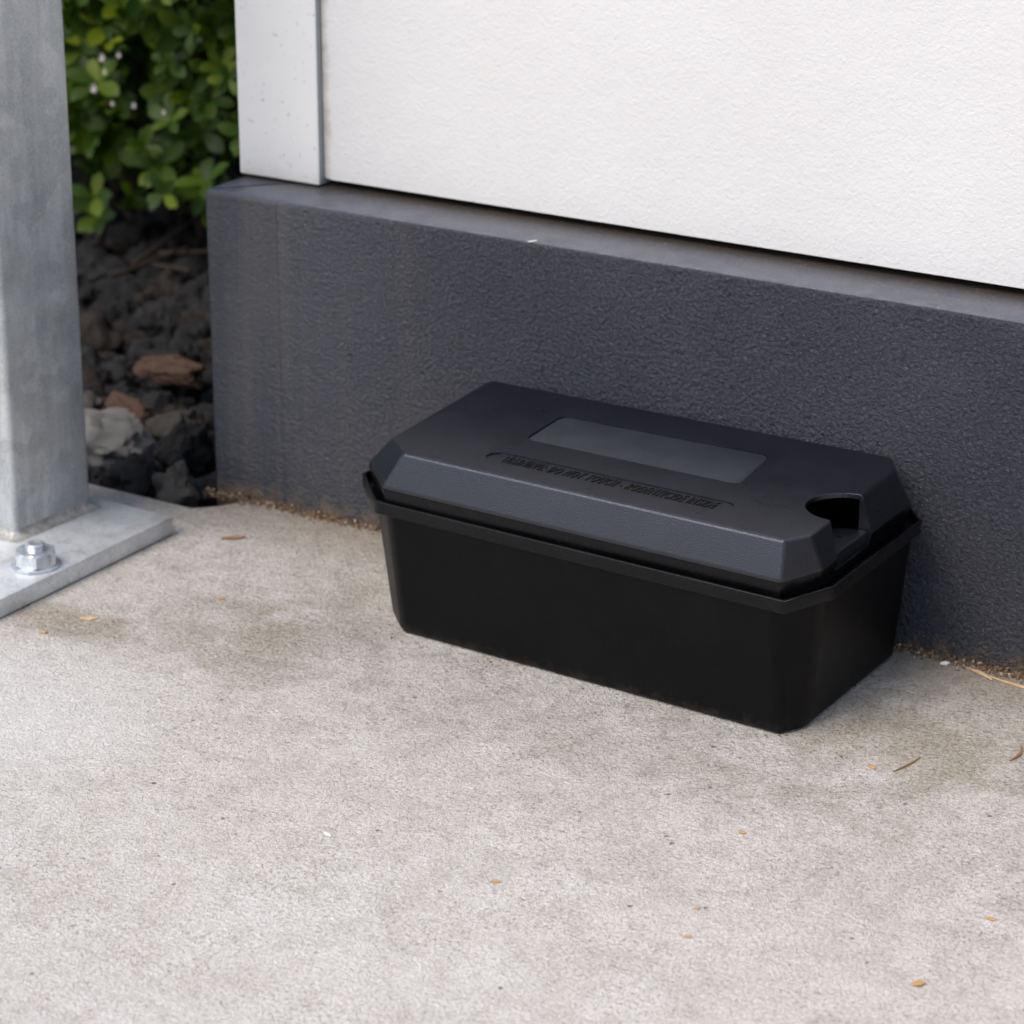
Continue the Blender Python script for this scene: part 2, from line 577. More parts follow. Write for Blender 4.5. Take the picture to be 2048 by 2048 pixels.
# bottom edge slightly uneven, as plaster breaks along it
N = 220
xsb = [xl + (1.35 - 0) * k / N for k in range(N + 1)] + [6 - H.x]
prev = None
rows = []
for x in xsb:
    dz = .00008 * noise.noise(Vector((x * 60, 0, 3))) + .0005 * max(0, noise.noise(Vector((x * 170, 5, 3))) - .42)
    rows.append([bm.verts.new(p) for p in ((x, yf + .016, zb + dz), (x, yf, zb + dz), (x, yf, zb + .02), (x, yf, zt))])
for a, b in zip(rows, rows[1:]):
    for k in range(3):
        bm.faces.new((a[k], b[k], b[k + 1], a[k + 1]))
es = [e for e in bm.edges if all(abs(v.co.y - yf) < 1e-5 and v.co.z < zb + .01 for v in e.verts)]
bmesh.ops.bevel(bm, geom=es, offset=.0012, segments=2, affect='EDGES')
bm_obj('facade_panel', bm, M_white, house, smooth=40)
bm = bmesh.new()
box(bm, 0.0, .05, .06, 3.5, .2092, 2.6)
bevel_all(bm, .002)
bm_obj('side_wall', bm, M_white, house, smooth=40)
bm = bmesh.new()
v_, f_ = box(bm, 0.0, .0625, .0375, .058, .2055, 2.6)
bevel_all(bm, .0016, 3)
o = bm_obj('corner_trim', bm, [M_trim, M_trimside], house, smooth=40)
for p in o.data.polygons:
    if p.normal.x > .8: p.material_index = 1
bm = bmesh.new()
box(bm, .002, 6.1, .045, 3.5, 2.605, 2.7)
bm_obj('roof_slab', bm, M_trimside, house)

# ------------------------------------------------------------------ steel post
post = empty('steel_post', (-.455, -.123, 0))
tag(post, 'galvanised square steel post with welded foot plate bolted to the concrete', 'post')
P = post.location
bm = bmesh.new()
pl = [(-.3562, -.262), (-.3548, -.078), (-.560, -.070), (-.5615, -.254)]
loft(bm, [[(x - P.x, y - P.y, z) for x, y in pl] for z in (.0008, .0125)])
bevel_all(bm, .0011, 2)
bm_obj('base_plate', bm, M_plate, post, smooth=40)


def rrect(ax, bx, ay, by, r, seg, z):
    pts = []
    for (cx_, cy_, a0) in ((bx - r, by - r, 0), (ax + r, by - r, 90), (ax + r, ay + r, 180), (bx - r, ay + r, 270)):
        for k in range(seg + 1):
            a = R(a0 + 90 * k / seg)
            pts.append((cx_ + r * math.cos(a), cy_ + r * math.sin(a), z))
    return pts


rot = Matrix.Rotation(R(-3.0), 3, 'Z')
def rr(pts): return [tuple(rot @ Vector(p)) for p in pts]
bm = bmesh.new()
ax_, bx_, ay_, by_ = -.033, .0440, -.0345, .0345
loft(bm, [rr(rrect(ax_, bx_, ay_, by_, .004, 4, z)) for z in (.0127, 1.15)])
bm_obj('post_shaft', bm, M_galv, post, smooth=50)
bm = bmesh.new()
rings = []
for t in range(7):
    a = R(15 * t)
    rings.append(rr(rrect(ax_ - .0055 * (1 - math.sin(a)), bx_ + .0055 * (1 - math.sin(a)), ay_ - .0055 * (1 - math.sin(a)),
                          by_ + .0055 * (1 - math.sin(a)), .005, 10, .0127 + .0055 * (1 - math.cos(a)))))
for r_ in rings:
    for k, p in enumerate(r_):
        j = .0010 * noise.noise(Vector((p[0] * 260, p[1] * 260, 1)))
        r_[k] = (p[0] * (1 + j * 12), p[1] * (1 + j * 12), p[2])
loft(bm, rings, cap=False)
bm_obj('weld_bead', bm, M_weld, post, smooth=180)
bm = bmesh.new()
loft(bm, [rr(rrect(ax_ - .001, bx_ + .001, ay_ - .001, by_ + .001, .004, 4, z)) for z in (1.1502, 1.156)])
bm_obj('post_cap', bm, M_plate, post, smooth=50)


def nut(x, y, rz):
    bm = bmesh.new()
    rings = []
    def hexpt(sc, z, chamf=0):
        pts = []
        for k in range(48):
            a = 2 * math.pi * k / 48
            aa = (a % (math.pi / 3)) - math.pi / 6
            rh = .0095 / math.cos(aa)
            r_ = min(rh, sc) if sc else rh
            pts.append((r_ * math.cos(a), r_ * math.sin(a), z))
        return pts
    def zc(r_):
        return max(0, (r_ - .0097)) * .62
    base_ = hexpt(None, 0)
    low = [(p[0], p[1], .0015 + zc(math.hypot(p[0], p[1]))) for p in base_]
    up_ = [(p[0], p[1], .0098 - zc(math.hypot(p[0], p[1]))) for p in base_]
    lo0 = hexpt(.0095, .0015)
    to0 = hexpt(.0095, .0101)
    inn = [(p[0] * .58, p[1] * .58, .0101) for p in to0]
    inn2 = [(p[0] * .54, p[1] * .54, .0095) for p in to0]
    loft(bm, [lo0, low, up_, to0, inn, inn2])
    o = bm_obj('nut', bm, M_zinc, post, (x - P.x, y - P.y, .0127), 35)
    o.rotation_euler.z = rz
    o.scale = (1.22, 1.22, 1.0)
    bm = bmesh.new()
    lathe(bm, [(.0122, 0), (.0124, .0004), (.0124, .0012), (.0119, .00155)], 48)
    wsh = bm_obj('washer', bm, M_zinc, o, (0, 0, 0), 35)
    bm = bmesh.new()
    prof_ = [(.0046, .0017)]
    z = .0085
    while z < .0135:
        prof_ += [(.0049, z), (.0045, z + .0006)]
        z += .0012
    prof_ += [(.0048, .0138), (.0042, .0145), (.0030, .0146), (.0026, .0143)]
    lathe(bm, prof_, 40)
    bm_obj('stud', bm, M_zinc, o, (0, 0, 0), 60)


nut(-.3735, -.1870, R(12))

# ------------------------------------------------------------------ the bait box
bx = empty('bait_box', (-.03, -.08, 0))
tag(bx, 'matt black plastic rodent bait box standing on the concrete against the dark plinth', 'bait box')
B = bx.location


def ring(pts, z): return [(x - B.x, y - B.y, z) for x, y in pts]


def shrink(pts, d):
    n_ = len(pts)
    out = []
    for i in range(n_):
        p0, p1, p2 = (Vector(pts[i - 1]), Vector(pts[i]), Vector(pts[(i + 1) % n_]))
        e1 = (p1 - p0).normalized(); e2 = (p2 - p1).normalized()
        n1 = Vector((-e1.y, e1.x)); n2 = Vector((-e2.y, e2.x))
        k = d / (1 + n1.dot(n2))
        out.append(tuple(p1 + (n1 + n2) * k))
    return out


# corner order (counter-clockwise seen from above): L1 L2 R1 R2 BR1 BR2 BL2 BL1
rim = [(-.1822, -.1175), (-.1501, -.1515), (.1140, -.1631), (.1273, -.1310), (.1262, -.0170), (.1120, -.0012), (-.1600, -.0012), (-.1822, -.0260)]
bodyT = [(-.1690, -.1240), (-.1425, -.1500), (.1088, -.1606), (.1230, -.1350), (.1210, -.0160), (.1100, -.0035), (-.1550, -.0050), (-.1690, -.0250)]
bodyB = [(-.1672, -.1108), (-.1449, -.1339), (.1048, -.1447), (.1132, -.1285), (.1128, -.0160), (.1050, -.0050), (-.1480, -.0120), (-.1672, -.0320)]
bm = bmesh.new()
wall_t = .0025
loft(bm, [ring(shrink(bodyB, .0022), .0006), ring(bodyB, .0030), ring(bodyT, .0795), ring(shrink(bodyT, .0032), .0795), ring(shrink(bodyB, .0042), .004)])
es = [e for e in bm.edges if e.calc_face_angle(0) > R(18) and max(v.co.z for v in e.verts) - min(v.co.z for v in e.verts) > .05]
bmesh.ops.bevel(bm, geom=es, offset=.0050, segments=5, affect='EDGES', profile=.5)
weighted(bm_obj('tray', bm, M_tray, bx, smooth=60))
bm = bmesh.new()
loft(bm, [ring(shrink(rim, .0022), .0796), ring(shrink(rim, .0004), .0792), ring(rim, .0797), ring(rim, .0857), ring(shrink(rim, .0003), .0863), ring(shrink(rim, .0009), .0867),
          ring(shrink(rim, .0018), .0867), ring(shrink(rim, .0021), .0862), ring(shrink(rim, .0021), .0822), ring(shrink(rim, .014), .0822), ring(shrink(rim, .014), .0796)])
es = [e for e in bm.edges if e.calc_face_angle(0) > R(18) and abs(e.verts[0].co.z - e.verts[1].co.z) > .003]
bmesh.ops.bevel(bm, geom=es, offset=.0034, segments=3, affect='EDGES', profile=.5)
weighted(bm_obj('rim', bm, M_rim, bx, smooth=60))

lidB = [(-.1751, -.1213), (-.1446, -.1513), (.1103, -.1607), (.1213, -.1331), (.1195, -.0190), (.1080, -.0030), (-.1560, -.0030), (-.1751, -.0230)]
lidT = [(-.1539, -.1278), (-.1336, -.1459), (.1085, -.1545), (.1172, -.1400), (.1120, -.0245), (.1040, -.0075), (-.1560, -.0075), (-.1600, -.0130)]
lidT = [(-.1539, -.1278), (-.1336, -.1459), (.1085, -.1545), (.1172, -.1400), (.1120, -.0260), (.1010, -.0075), (-.1590, -.0075), (-.1625, -.0110)]
bm = bmesh.new()
vs = loft(bm, [ring(shrink(lidB, .0030), .0828), ring(shrink(lidB, .0022), .0850), ring(shrink(lidB, .0004), .0944), ring(lidB, .0955), ring(lidT, .1165)])
es = [e for e in bm.edges if e.calc_face_angle(0) > R(15) and max(v.co.z for v in e.verts) > .095]
bmesh.ops.bevel(bm, geom=es, offset=.0019, segments=3, affect='EDGES', profile=.5)
lid = bm_obj('lid', bm, [M_plas, M_rim], bx)


def cutter(polys_z):
    bm = bmesh.new()
    loft(bm, polys_z)
    bmesh.ops.recalc_face_normals(bm, faces=bm.faces)
    me = bpy.data.meshes.new('cut')
    bm.to_mesh(me)
    bm.free()
    o = bpy.data.objects.new('cut', me)
    C.objects.link(o)
    o.location = B
    return o


def rounded(quad, r, seg=6):
    """round the corners of a convex polygon"""
    out = []
    n_ = len(quad)
    for i in range(n_):
        p0, p1, p2 = (Vector(quad[i - 1]), Vector(quad[i]), Vector(quad[(i + 1) % n_]))
        a = p1 + (p0 - p1).normalized() * r
        b = p1 + (p2 - p1).normalized() * r
        for k in range(seg + 1):
            t = k / seg
            out.append(tuple(a * (1 - t) ** 2 + p1 * 2 * t * (1 - t) + b * t ** 2))
    return out


slot = []
cxs, cys, rs_ = .1145, -.0935, .0215
for k in range(25):
    a = R(90 + 180 * k / 24)
    slot.append((cxs + rs_ * math.cos(a), cys + rs_ * math.sin(a)))
slot += [(.150, cys - rs_ - .0035), (.150, cys + rs_ + .0015)]
panel = rounded([(-.0885, -.0895), (.0500, -.0925), (.0430, -.0405), (-.0915, -.0425)][::1], .007)
pa = R(-1.6)
pill_c, pill_l, pill_r = Vector((-.0142, -.1247)), .0708, .0074
ux = Vector((math.cos(pa), math.sin(pa))); uy = Vector((-ux.y, ux.x))
pill = []
for s_ in (1, -1):
    for k in range(13):
        a = R(-90 + 180 * k / 12)
        p = pill_c + ux * s_ * (pill_l + pill_r * math.cos(a)) + uy * s_ * pill_r * math.sin(a)
        pill.append(tuple(p))
cav = [(.060, -.127), (.1148, -.127), (.1124, -.068), (.1102, -.042), (.060, -.042)]
cuts = [cutter([ring(slot, .0880), ring(slot, .14)]), cutter([ring(cav, .0860), ring(cav, .1135)]),
        cutter([ring(panel, .1155), ring(panel, .13)]),
        cutter([ring(pill, .1156), ring(pill, .13)])]
kh = [(.1085 + .0016 * math.cos(2 * math.pi * k / 16), -.0875 + .0012 * math.sin(2 * math.pi * k / 16)) for k in range(16)]
for c_ in cuts:
    md = lid.modifiers.new('b', 'BOOLEAN')
    md.operation = 'DIFFERENCE'
    md.solver = 'EXACT'
    md.object = c_
bpy.context.view_layer.update()
dg = bpy.context.evaluated_depsgraph_get()
me = bpy.data.meshes.new_from_object(lid.evaluated_get(dg))
lid.modifiers.clear()
lid.data = me
for c_ in cuts:
    bpy.data.objects.remove(c_)
# soften the lip of the slot
bm = bmesh.new()
bm.from_mesh(me)
bmesh.ops.remove_doubles(bm, verts=bm.verts, dist=1e-5)
def on_slot(v):
    x, y = v.co.x + B.x, v.co.y + B.y
    if x < cxs: return abs(math.hypot(x - cxs, y - cys) - rs_) < 4e-4
    return -.1190 - .0005 > y > -.1260 and False or abs(y - (cys + rs_ + (x - cxs) * .0015 / (.150 - cxs))) < 3e-4 or abs(y - (cys - rs_ - (x - cxs) * .0035 / (.150 - cxs))) < 3e-4
es = [e for e in bm.edges if len(e.link_faces) == 2 and e.calc_face_angle(0) > R(25) and all(on_slot(v) for v in e.verts) and min(v.co.z for v in e.verts) > .0975]
try:
    bmesh.ops.bevel(bm, geom=es, offset=.0009, segments=2, affect='EDGES', profile=.5, clamp_overlap=True)
except Exception as ex:
    print('slot bevel', ex)
bm.to_mesh(me)
bm.free()
me.polygons.foreach_set('use_smooth', [True] * len(me.polygons))
me.set_sharp_from_angle(angle=R(50))
for p in me.polygons:
    if p.center.z < .0952 and abs(p.normal.z) < .4: p.material_index = 1          # skirt is the same plastic; the dimmer copy paints its shade in
weighted(lid)

shelf = [(x, y) for x, y in slot[:25]] + [(.1188, cys - rs_ - .0006), (.1188, cys + rs_ + .0003)]
shelf = shrink(shelf, .0006)
bm = bmesh.new()
loft(bm, [ring(shelf, .0862), ring(shelf, .0962), ring(shrink(shelf, .0006), .0967)])
sh_o = bm_obj('key_shelf', bm, M_plas, lid, smooth=30)
cut_k = cutter([ring(kh, .090), ring(kh, .12)])
md = sh_o.modifiers.new('b', 'BOOLEAN')
md.operation = 'DIFFERENCE'
md.solver = 'EXACT'
md.object = cut_k
cut_k.location = B
bpy.context.view_layer.update()
sm = bpy.data.meshes.new_from_object(sh_o.evaluated_get(bpy.context.evaluated_depsgraph_get()))
sh_o.modifiers.clear()
sh_o.data = sm
bpy.data.objects.remove(cut_k)

bm = bmesh.new()
ins = shrink(panel, .0006)
loft(bm, [ring(ins, .1151), ring(ins, .1157), ring(shrink(panel, .0009), .1159)])
bm_obj('label_panel', bm, M_plas2, lid, smooth=35)

cu = bpy.data.curves.new('t', 'FONT')
cu.body = 'WARNING: DO NOT TOUCH - RODENTICIDE INSIDE'
cu.align_x = 'CENTER'
cu.align_y = 'CENTER'
cu.size = .0098
cu.extrude = .0003
cu.offset = 0
cu.space_character = 1.22
to = bpy.data.objects.new('t', cu)
C.objects.link(to)
bpy.context.view_layer.update()
me = bpy.data.meshes.new_from_object(to.evaluated_get(bpy.context.evaluated_depsgraph_get()))
bpy.data.objects.remove(to)
co = np.empty(len(me.vertices) * 3)
me.vertices.foreach_get('co', co)
co = co.reshape(-1, 3)
wd = co[:, 0].max() - co[:, 0].min()
sx = .136 / wd
sxx = co[:, 0] * sx
me.vertices.foreach_set('co', np.stack([sxx, co[:, 1] * 1.45, co[:, 2]], -1).reshape(-1))
lt = link('lettering', me, M_text, lid)
lt.location = (pill_c.x - B.x + .0005, pill_c.y - B.y - .0002, .1159)
lt.rotation_euler.z = pa

# ------------------------------------------------------------------ stones
def rock_mesh(seed, flat=.75, rough_=.42, sub=4):
    rnd = random.Random(seed)
    bm = bmesh.new()
    bmesh.ops.create_icosphere(bm, subdivisions=sub, radius=1)
    off = Vector((rnd.uniform(0, 50), rnd.uniform(0, 50), rnd.uniform(0, 50)))
    planes = []
    for k in range(9):
        nrm = Vector((rnd.gauss(0, 1), rnd.gauss(0, 1), rnd.gauss(0, 1))).normalized()
        planes.append((nrm, rnd.uniform(.55, .85)))
    for v in bm.verts:
        p = v.co.copy()
        for nrm, d in planes:
            e = p.dot(nrm) - d
            if e > 0: p -= nrm * e * .6
        p *= 1 + rough_ * noise.noise(p * 1.5 + off) + rough_ * .45 * noise.noise(p * 4.2 + off) + rough_ * .22 * noise.noise(p * 10 + off)
        v.co = p
    me = bpy.data.meshes.new('rock')
    bm.to_mesh(me)
    bm.free()
    me.polygons.foreach_set('use_smooth', [True] * len(me.polygons))
    me.set_sharp_from_angle(angle=R(40))
    return me


rock_meshes = [rock_mesh(s_) for s_ in range(14)]


def rock(i, loc, size, m, rnd, label, cat='stone', name='lava_rock', group=None):
    me = rock_meshes[i % 14]
    if me.materials and me.materials[0] != m or not me.materials:
        if me.materials:
            me = me.copy()
            me.materials.clear()
        me.materials.append(m)
    o = bpy.data.objects.new(name, me)
    C.objects.link(o)
    o.location = loc
    o.scale = size
    o.rotation_euler = (rnd.uniform(-.35, .35), rnd.uniform(-.35, .35), rnd.uniform(0, 6.28))
    tag(o, label, cat, group)
    return o


rnd = random.Random(5)
# special stones: (x, y, z, (sx, sy, sz), material, rot z, label)
special = [
    (-.500, .026, .004, (.036, .027, .026), M_greyst, .5, 2, 'largest pale grey stone, lying right behind the steel post foot plate', 'pale_stone'),
    (-.4430, -.004, -.004, (.020, .019, .018), M_lava, 1.0, 5, 'charcoal lava stone between the pale grey stone and the foot plate corner', 'lava_rock'),
    (-.4040, -.012, -.001, (.019, .017, .0175), M_midst, .2, 7, 'rounded brownish grey stone at the plinth corner, nearest to the slab', 'grey_stone'),
    (-.546, .165, .010, (.028, .014, .011), M_rust, .35, 6, 'rusty brown flat stone lying highest in the middle of the lava rocks', 'rusty_stone'),
    (-.534, .100, .000, (.024, .013, .010), M_rust, -.5, 9, 'thin rusty brown stone sliver below the larger rusty stone', 'rusty_stone'),
    (-.478, .075, .000, (.024, .020, .020), M_midst, 1.4, 11, 'mid grey pitted stone in the middle between post and plinth', 'grey_stone'),
    (-.440, .045, .004, (.026, .018, .018), M_lava, 2.0, 4, 'angular blue black lava stone just above the rounded grey stone', 'lava_rock'),
    (-.430, .110, .004, (.024, .020, .022), M_lava, .9, 8, 'upright black lava stone leaning at the plinth edge', 'lava_rock'),
    (-.555, .070, -.002, (.022, .018, .018), M_midst, .4, 12, 'dull brown grey stone half hidden by the post, behind the pale stone', 'grey_stone'),
]
placed = []
for k, (x, y, z, sz, m, rz, mi, lab, nm) in enumerate(special):
    o = rock(mi, (x, y, z), sz, m, rnd, lab, 'stone', nm)
    o.rotation_euler = (rnd.uniform(-.2, .2), rnd.uniform(-.2, .2), rz)
    placed.append((x, y, max(sz)))
# the many dark ones, each a thing of its own
def height(x, y): return -.018 + .10 * max(0, y - .25) * 0
cyw, syw, cpt, spt = math.cos(.5537), math.sin(.5537), math.cos(.361), math.sin(.361)
FW = Vector((-syw * cpt, cyw * cpt, -spt)); RT = Vector((cyw, syw, 0)); UP = RT.cross(FW)


def seen(p):
    d = Vector(p) - camo.location
    z = d.dot(FW)
    return .5 + 2.82 * d.dot(RT) / z, .5 - 2.82 * d.dot(UP) / z


bins = {}
cnt = 0
tries = 0
while cnt < 170 and tries < 60000:
    tries += 1
    x = rnd.uniform(-.95, -.395)
    y = rnd.uniform(-.012, .50)
    s_ = rnd.choice((.013, .016, .019, .022, .026))
    u_, v_ = seen((x, y, -.005))
    if not (.055 < u_ < .225 and .22 < v_ < .53): continue          # what the photo shows between post and plinth
    if any((x - a) ** 2 + (y - b) ** 2 < ((s_ + r_) * .74) ** 2 for a, b, r_ in placed): continue
    if y - s_ < -.030: continue
    m = rnd.choice((M_lava, M_lava, M_lava, M_lavab))
    side = 'beside the plinth' if u_ > .165 else ('beside the steel post' if u_ < .115 else 'midway between post and plinth')
    row = min(7, int((y + .03) / .065))
    col = 'charcoal' if m == M_lava else 'brownish black'
    o = rock(rnd.randrange(14), (x, y, -.020 + .012 * rnd.random()), (s_ * rnd.uniform(.9, 1.3), s_ * rnd.uniform(.8, 1.1), s_ * rnd.uniform(.75, 1.05)),
             m, rnd, 'lava stone', 'stone', 'lava_rock', 'dark lava stones in the planting bed')
    bins.setdefault((col, row, side), []).append((u_, o))
    placed.append((x, y, s_))
    cnt += 1
NTH = ['first', 'second', 'third', 'fourth', 'fifth', 'sixth', 'seventh', 'eighth', 'ninth', 'tenth', 'eleventh', 'twelfth', 'thirteenth', 'fourteenth', 'fifteenth', 'sixteenth']
ROW = ['front', 'second', 'third', 'fourth', 'fifth', 'sixth', 'seventh', 'shaded back']
for (col, row, side), lst in bins.items():
    lst.sort(key=lambda q: q[0])
    for k, (u_, o) in enumerate(lst):
        if len(lst) == 1: o['label'] = 'only small %s lava stone, %s row, %s' % (col, ROW[row], side)
        else: o['label'] = '%s %s lava stone from left, %s row, %s' % (NTH[k], col, ROW[row], side)
print('rocks', cnt)
# the rest of the bed as gravel
def scatter_mesh(name, n_, xr, yr, zr, sr, seed, keep=None):
    rnd_ = random.Random(seed)
    V_, F_ = [], []
    bm = bmesh.new()
    bmesh.ops.create_icosphere(bm, subdivisions=1, radius=1)
    bv = [v.co.copy() for v in bm.verts]
    bf = [[v.index for v in f.verts] for f in bm.faces]
    bm.free()
    for k in range(n_):
        x, y = rnd_.uniform(*xr), rnd_.uniform(*yr)
        if keep and not keep(x, y): continue
        s_ = rnd_.uniform(*sr)
        z = rnd_.uniform(*zr)
        e = Euler((rnd_.uniform(0, 6), rnd_.uniform(0, 6), rnd_.uniform(0, 6))).to_matrix()
        sc = Vector((rnd_.uniform(.6, 1.3), rnd_.uniform(.6, 1.1), rnd_.uniform(.5, 1)))
        b0 = len(V_)
        for p in bv:
            q_ = e @ Vector((p.x * sc.x, p.y * sc.y, p.z * sc.z)) * s_ * rnd_.uniform(.8, 1.15)
            V_.append((x + q_.x, y + q_.y, z + q_.z))
        F_ += [[b0 + i for i in f] for f in bf]
    me = bpy.data.meshes.new(name)
    me.from_pydata(V_, [], F_)
    return me


me = scatter_mesh('gravel', 3600, (-2.6, -.385), (-.01, 2.2), (-.054, -.026), (.011, .026), 3)
tag(link('gravel', me, M_lava), 'dark lava gravel and litter filling the planting bed', 'gravel', kind='stuff')

# ------------------------------------------------------------------ shrub
shrub = empty('evergreen_shrub', (-1.0, .75, -.03))
tag(shrub, 'evergreen shrub with small rounded glossy leaves growing behind the lava rocks', 'shrub')
SH = shrub.location
rnd = random.Random(11)
V_, F_ = [], []
TV, TF = [], []


def tube(V, F, a, b, ra, rb, seg=5):
    a = Vector(a); b = Vector(b)
    d = (b - a).normalized()
    u = d.orthogonal().normalized(); w_ = d.cross(u)
    b0 = len(V)
    for p, r_ in ((a, ra), (b, rb)):
        for k in range(seg):
            t = 2 * math.pi * k / seg
            V.append(tuple(p + u * r_ * math.cos(t) + w_ * r_ * math.sin(t)))
    for k in range(seg):
        F.append((b0 + k, b0 + (k + 1) % seg, b0 + seg + (k + 1) % seg, b0 + seg + k))


def leaf(pos, d, up_, L):
    d = d.normalized()
    s_ = d.cross(up_)
    if s_.length < .01: s_ = d.orthogonal()
    s_.normalize()
    n_ = s_.cross(d).normalized()
    W_ = L * .5
    b0 = len(V_)
    stations = ((0, .05, 0), (.22, .52, .02), (.5, .93, .03), (.74, .96, .015), (.92, .55, -.02), (1.0, .05, -.05))
    for t, wd_, dz in stations:
        c_ = pos + d * (L * t) + n_ * (L * dz)
        for k in (-1, 0, 1):
            V_.append(tuple(c_ + s_ * (W_ * .5 * wd_ * k) + n_ * (abs(k) * L * .055 * wd_)))
    for i in range(5):
        for k in (0, 1):
            a = b0 + i * 3 + k
            F_.append((a, a + 1, a + 4, a + 3))


def rosette(p, ax, L, nl):
    ax = ax.normalized()
    u = ax.orthogonal().normalized(); w_ = ax.cross(u)
    a0 = rnd.uniform(0, 6.28)
    for k in range(nl):
        t = a0 + 2 * math.pi * k / nl + rnd.uniform(-.25, .25)
        el = rnd.uniform(.15, .65)
        d = (u * math.cos(t) + w_ * math.sin(t)) * math.cos(el) + ax * math.sin(el)
        leaf(p, d, ax, L * rnd.uniform(.75, 1.12))
    if rnd.random() < .7:
        q_ = p - ax * L * .45
        for k in range(3):
            t = rnd.uniform(0, 6.28)
            d = (u * math.cos(t) + w_ * math.sin(t)) * .95 + ax * .25
            leaf(q_, d, ax, L * rnd.uniform(.7, 1.0))


fp = Vector((.55, -.80, .25)).normalized()
NR = 6000
for k in range(NR):
    # the clipped face leans back and is lumpy
    u = rnd.uniform(-.55, .42) if rnd.random() < .68 else rnd.uniform(-1.55, .48)
    v = rnd.random() ** .85
    z = .085 + v * (.40 if rnd.random() < .6 else .82)
    depth = abs(rnd.gauss(0, .055)) if rnd.random() < .72 else rnd.uniform(.05, .30)
    lump = .05 * noise.noise(Vector((u * 5, z * 5, 2))) + .03 * noise.noise(Vector((u * 13, z * 13, 7)))
    y = .43 + lump + depth - .06 * math.sin(min(1, v * 2.2) * math.pi / 2) + .22 * max(0, z - .62) ** 1.2
    x = u * .8 - .82 - .25 * (y - .4)
    if x > -.40: continue
    if noise.noise(Vector((x * 9, z * 9, 20))) > .30 and depth < .07: continue       # gaps
    if z < .20 and noise.noise(Vector((x * 12, 3, 20))) > -.05: continue              # ragged underside
    p = Vector((x, y, z)) - SH
    ax = fp + Vector((rnd.gauss(0, .5), rnd.gauss(0, .4), rnd.gauss(.25, .45)))
    L = rnd.uniform(.020, .030)
    rosette(p, ax, L, rnd.choice((4, 5, 5, 6)))
    tl = ax.normalized() * rnd.uniform(.04, .09)
    tube(TV, TF, p - tl + Vector((0, .02, -.01)), p, .0014, .0009, 4)
for k in range(300):
    x = rnd.uniform(-.98, -.58); y = rnd.uniform(.37, .56); z = rnd.uniform(.055, .26)
    if z < .12 and noise.noise(Vector((x * 14, z * 14, 9))) > .12: continue
    p = Vector((x, y, z)) - SH
    ax = fp + Vector((rnd.gauss(0, .45), rnd.gauss(0, .4), rnd.gauss(.2, .4)))
    rosette(p, ax, rnd.uniform(.018, .027), rnd.choice((4, 5, 5)))
    tl = ax.normalized() * rnd.uniform(.04, .08)
    tube(TV, TF, p - tl + Vector((0, .03, -.02)), p, .0014, .0009, 4)
# a few low sprigs that hang out in front
for (x, y, z) in ((-.735, .40, .090), (-.70, .41, .12), (-.80, .39, .055), (-.775, .43, .15), (-.69, .42, .17), (-.82, .42, .03)):
    p = Vector((x, y, z)) - SH
    rosette(p, Vector((.3, -.9, .45)), .027, 5)
    tube(TV, TF, p + Vector((-.03, .09, -.03)), p, .0018, .001, 5)
me = bpy.data.meshes.new('foliage')
me.from_pydata(V_, [], F_)
link('foliage', me, M_leaf, shrub, smooth=180)
for k in range(85):
    x = rnd.uniform(-1.75, -.46); y = rnd.uniform(.52, .80)
    a = Vector((x, y, -.06)) - SH
    for j in range(5):
        b = a + Vector((rnd.uniform(-.06, .06), rnd.uniform(-.05, .04), rnd.uniform(.09, .2)))
        r_ = .0055 * (1 - j * .16)
        tube(TV, TF, a, b, r_, r_ * .84, 6)
        if j: tube(TV, TF, a, a + Vector((rnd.uniform(-.1, .1), rnd.uniform(-.12, .03), rnd.uniform(0, .08))), r_ * .5, r_ * .25, 5)
        a = b
me = bpy.data.meshes.new('branches')
me.from_pydata(TV, [], TF)
link('branches', me, M_twigb, shrub, smooth=180)
# small pale flakes added to stand for out-of-focus light flecks in the foliage
V2, F2 = [], []
CAMP = Vector(camo.location)
for (x, z, s_) in ((-.787, .176, .0032), (-.797, .150, .0034), (-.770, .180, .0022), (-.785, .165, .002), (-.779, .140, .002), (-.757, .141, .0022), (-.727, .139, .0018)):
    p = Vector((x + .028, .36, z + .006)) - SH
    for k in range(5):
        a = R(72 * k)
        c_ = p + Vector((math.cos(a) * s_ * .9, 0, math.sin(a) * s_ * .9))
        b0 = len(V2)
        V2 += [tuple(p), tuple(c_ + Vector((s_ * .5, -s_ * .3, -s_ * .4))), tuple(c_ + Vector((s_ * .2, -s_ * .6, s_ * .5))), tuple(c_ + Vector((-s_ * .5, -s_ * .2, s_ * .2)))]
        F2.append((b0, b0 + 1, b0 + 2, b0 + 3))
me = bpy.data.meshes.new('bokeh_fleck')
me.from_pydata(V2, [], F2)
link('bokeh_fleck', me, M_glint, shrub)
# woody litter stems lying at the foot of the shrub
V3, F3 = [], []
for k in range(60):
    a = Vector((rnd.uniform(-1.3, -.5), rnd.uniform(.30, .62), rnd.uniform(-.01, .02)))
    t = rnd.uniform(0, 3.14)
    b = a + Vector((math.cos(t), math.sin(t), rnd.uniform(-.1, .25))) * rnd.uniform(.04, .12)
    tube(V3, F3, a, b, .0022, .0012, 5)
me = bpy.data.meshes.new('leaf_litter')
me.from_pydata(V3, [], F3)
tag(link('leaf_litter', me, M_twigb, smooth=180), 'brown dead stems littering the soil under the shrub', 'litter', kind='stuff')

